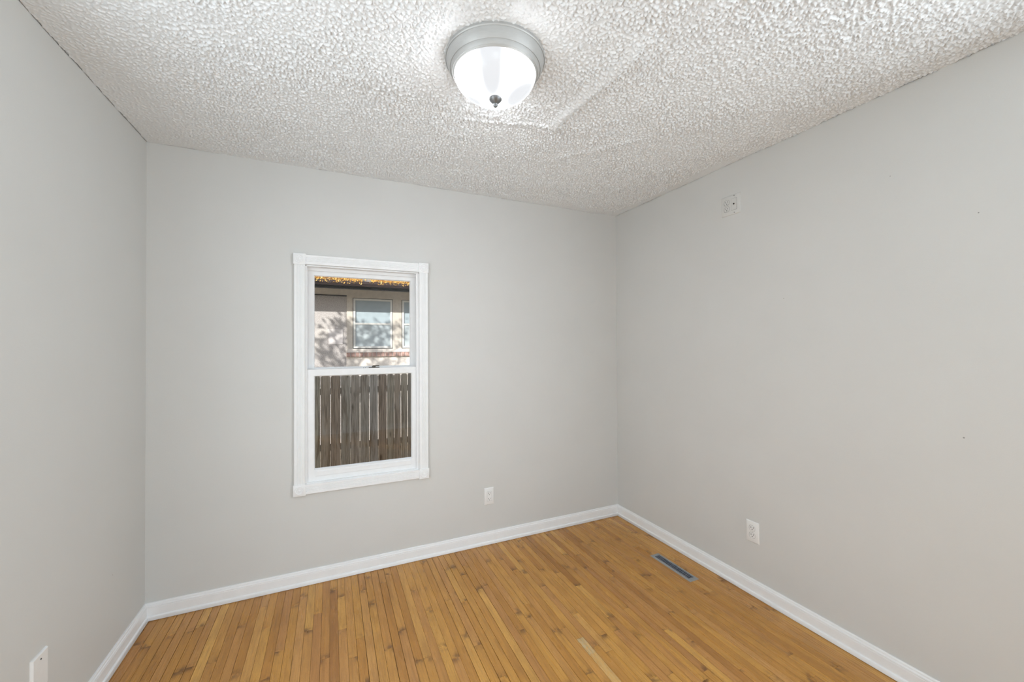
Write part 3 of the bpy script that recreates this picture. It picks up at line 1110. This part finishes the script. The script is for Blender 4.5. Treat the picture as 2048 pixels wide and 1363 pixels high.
bm_obj('frame', bm, M_regist, vent, smooth=True, sharp=25)
box('duct_opening', (-sl_w / 2, -sl_l / 2, 0.0001), (sl_w / 2, sl_l / 2, 0.0006), M_duct, vent)
bm = bmesh.new()
nsl = 24
for k in range(nsl):
    yc = -sl_l / 2 + (k + 0.5) * sl_l / nsl
    v = add_box(bm, (-sl_w / 2, yc - 0.0014, 0.0008), (sl_w / 2, yc + 0.0014, VT - 0.0010))
    for q_ in v:
        q_.co.y += (q_.co.z - 0.003) * 0.6 + q_.co.x * 0.22
bm_obj('louvers', bm, M_louver, vent)
box('lever', (0.021, -0.012, VT), (0.026, 0.008, VT + 0.003), M_regist, vent, bevel=0.0008)

# ------------------------------------------------------------------ outside: yard, fence, neighbour's house
structure(box('ground', (-25, -12, GZ - 0.3), (30, 30, GZ), M_soil))

FY, FT = 4.20, 0.921
fence = thing('picket_fence', 'weathered grey wooden dog-eared picket fence in front of the neighbouring house', 'fence', (1.3, FY, GZ))
edges = [-1.10, -0.955, -0.81, -0.67, -0.525, -0.38, -0.235, -0.09, 0.055, 0.195, 0.315, 0.435,
         0.560, 0.707, 0.852, 0.997, 1.141, 1.279, 1.419, 1.555, 1.693, 1.808, 1.918, 2.025, 2.165, 2.31, 2.45, 2.6, 2.74, 2.88, 3.02, 3.16, 3.3, 3.45]
for k in range(len(edges) - 1):
    x0, x1 = edges[k] + (0.003 if 11 < k < 23 else 0.005), edges[k + 1] - 0.003
    top = FT + rng.uniform(-0.006, 0.006) - GZ
    bm = bmesh.new()
    c = 0.027
    tilt = rng.uniform(-0.0015, 0.0015)
    prof = [(x0, 0.04), (x1, 0.04), (x1 + tilt, top - c), (x1 - 0.010 + tilt, top - c * 0.35), (x1 - c + tilt, top),
            (x0 + c + tilt, top), (x0 + 0.010 + tilt, top - c * 0.35), (x0 + tilt, top - c)]
    sweep(bm, [(a - 1.3, b) for a, b in prof], (lambda a, b: (a, -0.010, b), lambda a, b: (a, 0.008, b)))
    bm_obj('picket', bm, M_picket, fence)
for z in (0.63, -0.24):
    box('rail', (-2.4, 0.008, z - GZ), (2.15, 0.046, z + 0.095 - GZ), M_picket, fence)
for x in (-1.05, 1.95):
    box('post', (x - 0.045, 0.046, -0.2), (x + 0.045, 0.136, FT - GZ - 0.1), M_picket, fence)

HY = 7.80
house = thing('neighbour_house', 'pale stucco house with dark gutter and windows seen beyond the fence', 'house', (1.5, HY, GZ))


def HP(name, bm, mat, par=house, smooth=False):
    return P(name, bm, mat, par, smooth)


def hbox(name, lo, hi, mat, par=house, bevel=0.0):
    bm = bmesh.new()
    add_box(bm, lo, hi)
    if bevel:
        bmesh.ops.bevel(bm, geom=list(bm.edges), offset=bevel, segments=1, affect='EDGES', profile=0.5)
    return HP(name, bm, mat, par)


hbox('wall', (-6, HY, GZ), (9, HY + 0.25, 2.79), M_stucco)
hbox('lower_wall', (1.19, HY - 0.006, GZ), (5.2, HY + 0.01, 1.125), M_creamlow)
hbox('frieze_board', (-6, HY - 0.030, 2.60), (9, HY + 0.02, 2.78), M_cream)
hbox('trim_board', (1.205, HY - 0.028, 1.31), (1.335, HY + 0.01, 2.549), M_cream)
hbox('trim_board', (2.275, HY - 0.028, 1.31), (2.490, HY + 0.01, 2.549), M_cream)
hbox('trim_board', (3.425, HY - 0.028, 1.31), (3.56, HY + 0.01, 2.549), M_cream)
hbox('trim_board', (1.205, HY - 0.028, 2.550), (3.56, HY + 0.01, 2.602), M_cream)
hbox('gap_strip', (-6, HY - 0.045, 2.580), (1.20, HY, 2.600), M_fascia)  # dark strip drawn for the gap line above the stucco
hbox('stucco_patch', (0.80, HY - 0.010, 1.42), (1.115, HY + 0.01, 1.78), M_patch)
hbox('sill_board', (1.19, HY - 0.055, 1.225), (3.6, HY + 0.01, 1.31), M_creamlow)
bm = bmesh.new()
add_box(bm, (1.19, HY - 0.040, 1.118), (3.6, HY + 0.01, 1.222))
sill = HP('brick_sill', bm, M_mortar)
bm = bmesh.new()
x = 1.195
while x < 3.58:
    w = rng.uniform(0.070, 0.086)
    add_box(bm, (x, HY - 0.052 - rng.uniform(0, 0.004), 1.120), (x + w, HY - 0.01, 1.222))
    x += w + 0.020
HP('brick_course', bm, M_brick, sill)


def far_window(x0, x1, z0, z1, zm):
    bm = bmesh.new()
    add_box(bm, (x0 - 0.012, HY - 0.012, z0 - 0.012), (x1 + 0.012, HY + 0.004, z1 + 0.012))
    o = HP('window', bm, M_fascia)
    bm = bmesh.new()
    f = 0.046
    for lo, hi in (((x0, HY - 0.036, z0), (x0 + f, HY - 0.010, z1)), ((x1 - f, HY - 0.036, z0), (x1, HY - 0.010, z1)),
                   ((x0 + f, HY - 0.036, z1 - f), (x1 - f, HY - 0.010, z1)), ((x0 + f, HY - 0.036, z0), (x1 - f, HY - 0.010, z0 + f)),
                   ((x0 + f, HY - 0.032, zm - 0.022), (x1 - f, HY - 0.010, zm + 0.022))):
        add_box(bm, lo, hi)
    HP('storm_frame', bm, M_storm, o)
    bm = bmesh.new()
    add_box(bm, (x0 + f, HY - 0.0150, zm), (x1 - f, HY - 0.0125, z1 - f))
    for k in range(1, 14):
        z = zm + k * (z1 - zm) / 14
        add_box(bm, (x0 + 0.24, HY - 0.0165, z), (x1 - 0.24, HY - 0.0125, z + 0.004))
    HP('blind', bm, M_blind, o)
    bm = bmesh.new()
    add_box(bm, (x0 + f, HY - 0.0150, z0 + f), (x1 - f, HY - 0.0125, zm))
    HP('lower_blind', bm, M_blindlit, o)
    bm = bmesh.new()
    add_box(bm, (x0 + f, HY - 0.0225, z0 + f), (x1 - f, HY - 0.0205, z1 - f))
    HP('glass_pane', bm, M_glass2, o)


far_window(1.350, 2.262, 1.325, 2.535, 1.925)
far_window(2.505, 3.417, 1.325, 2.535, 1.925)

EY = 7.10
bm = bmesh.new()
add_box(bm, (-6, EY, 2.775), (9, HY + 0.2, 2.800))
HP('soffit', bm, M_cream)
bm = bmesh.new()
add_box(bm, (-6, EY - 0.005, 2.665), (9, EY + 0.03, 2.81))
HP('fascia', bm, M_fascia)
bm = bmesh.new()
gp = [(-0.005, 2.735), (-0.09, 2.735), (-0.115, 2.785), (-0.115, 2.835), (-0.105, 2.842), (-0.10, 2.835), (-0.10, 2.79), (-0.08, 2.75), (-0.005, 2.75)]
sweep(bm, gp, (lambda a, b: (-6, EY + a, b), lambda a, b: (9, EY + a, b)))
HP('gutter', bm, M_gutter)
bm = bmesh.new()
sweep(bm, [(-0.06, 2.815), (3.2, 3.95), (3.2, 4.00), (-0.06, 2.850)], (lambda a, b: (-6, EY + a, b), lambda a, b: (9, EY + a, b)))
HP('roof', bm, M_shingle)

# leaves heaped in and over the gutter
bm = bmesh.new()
lr = random.Random(5)
for k in range(13000):
    x = lr.uniform(-2.6, 5.0)
    if 1.52 < x < 1.70 and lr.random() < 0.9:
        continue
    d = lr.random() ** 1.5
    y = EY - 0.11 + d * 0.42
    z = max(2.835, 2.85 + (y - EY + 0.06) * 0.353) + lr.uniform(-0.005, 0.075) * (1 - 0.55 * d)
    if lr.random() < 0.05:
        y, z = EY - 0.119, lr.uniform(2.78, 2.85)
    s = lr.uniform(0.012, 0.028)
    ax = Vector((lr.gauss(0, 1), lr.gauss(0, 1), lr.gauss(0, 1))).normalized()
    bx = ax.orthogonal().normalized()
    by = ax.cross(bx)
    c = Vector((x, y, z))
    pts = [c + bx * s, c + by * s * 0.5 + ax * s * 0.15, c - bx * s, c - by * s * 0.5 + ax * s * 0.15]
    bm.faces.new([bm.verts.new(p_) for p_ in pts])
lv = bm_obj('fallen_leaves', bm, M_dryleaf)
lv['kind'] = 'stuff'
lv['label'] = 'dry yellow leaves heaped along the gutter of the neighbouring house'
lv['category'] = 'leaves'

# small tree in the side yard, left of the view: its crown dapples the neighbour's wall
tree = thing('yard_tree', 'small leafy tree standing between the fence and the neighbouring house', 'tree', (-1.60, 4.95, GZ))
bm = bmesh.new()
tr = random.Random(21)


def limb(bm, p0, p1, r0, r1, n=8):
    d = (p1 - p0).normalized()
    a = d.orthogonal().normalized()
    b = d.cross(a)
    r = [[bm.verts.new(p + (a * math.cos(2 * math.pi * k / n) + b * math.sin(2 * math.pi * k / n)) * rr) for k in range(n)] for p, rr in ((p0, r0), (p1, r1))]
    for k in range(n):
        bm.faces.new((r[0][k], r[0][(k + 1) % n], r[1][(k + 1) % n], r[1][k]))
    bm.faces.new(r[1])
    bm.faces.new(r[0][::-1])


limb(bm, Vector((0, 0, -0.05)), Vector((0.05, 0, 2.2)), 0.09, 0.075)
limb(bm, Vector((0.05, 0, 2.2)), Vector((0.15, 0.05, 4.6)), 0.075, 0.035)
tips = []
for k in range(22):
    z = tr.uniform(2.7, 4.3)
    a = tr.uniform(0, 6.283)
    L = tr.uniform(0.6, 1.45)
    p0 = Vector((0.10, 0.02, z))
    p1 = p0 + Vector((math.cos(a) * L, math.sin(a) * min(L, 0.62), tr.uniform(0.5, 1.3)))
    limb(bm, p0, p1, 0.028, 0.010, 6)
    tips += [p0.lerp(p1, t) for t in (0.55, 0.78, 1.0)]
bm_obj('trunk', bm, M_bark, tree)
bm = bmesh.new()
for t in tips:
    for k in range(19):
        c = t + Vector((tr.gauss(0, 0.17), max(-0.16, min(0.16, tr.gauss(0, 0.11))), tr.gauss(0, 0.15)))
        s = tr.uniform(0.045, 0.085)
        ax = Vector((tr.gauss(0, 1), tr.gauss(0, 1), tr.gauss(0, 1))).normalized()
        bx = ax.orthogonal().normalized()
        by = ax.cross(bx)
        bm.faces.new([bm.verts.new(p_) for p_ in (c + bx * s, c + by * s * 0.45, c - bx * s, c - by * s * 0.45)])
bm_obj('foliage', bm, M_leaf, tree)
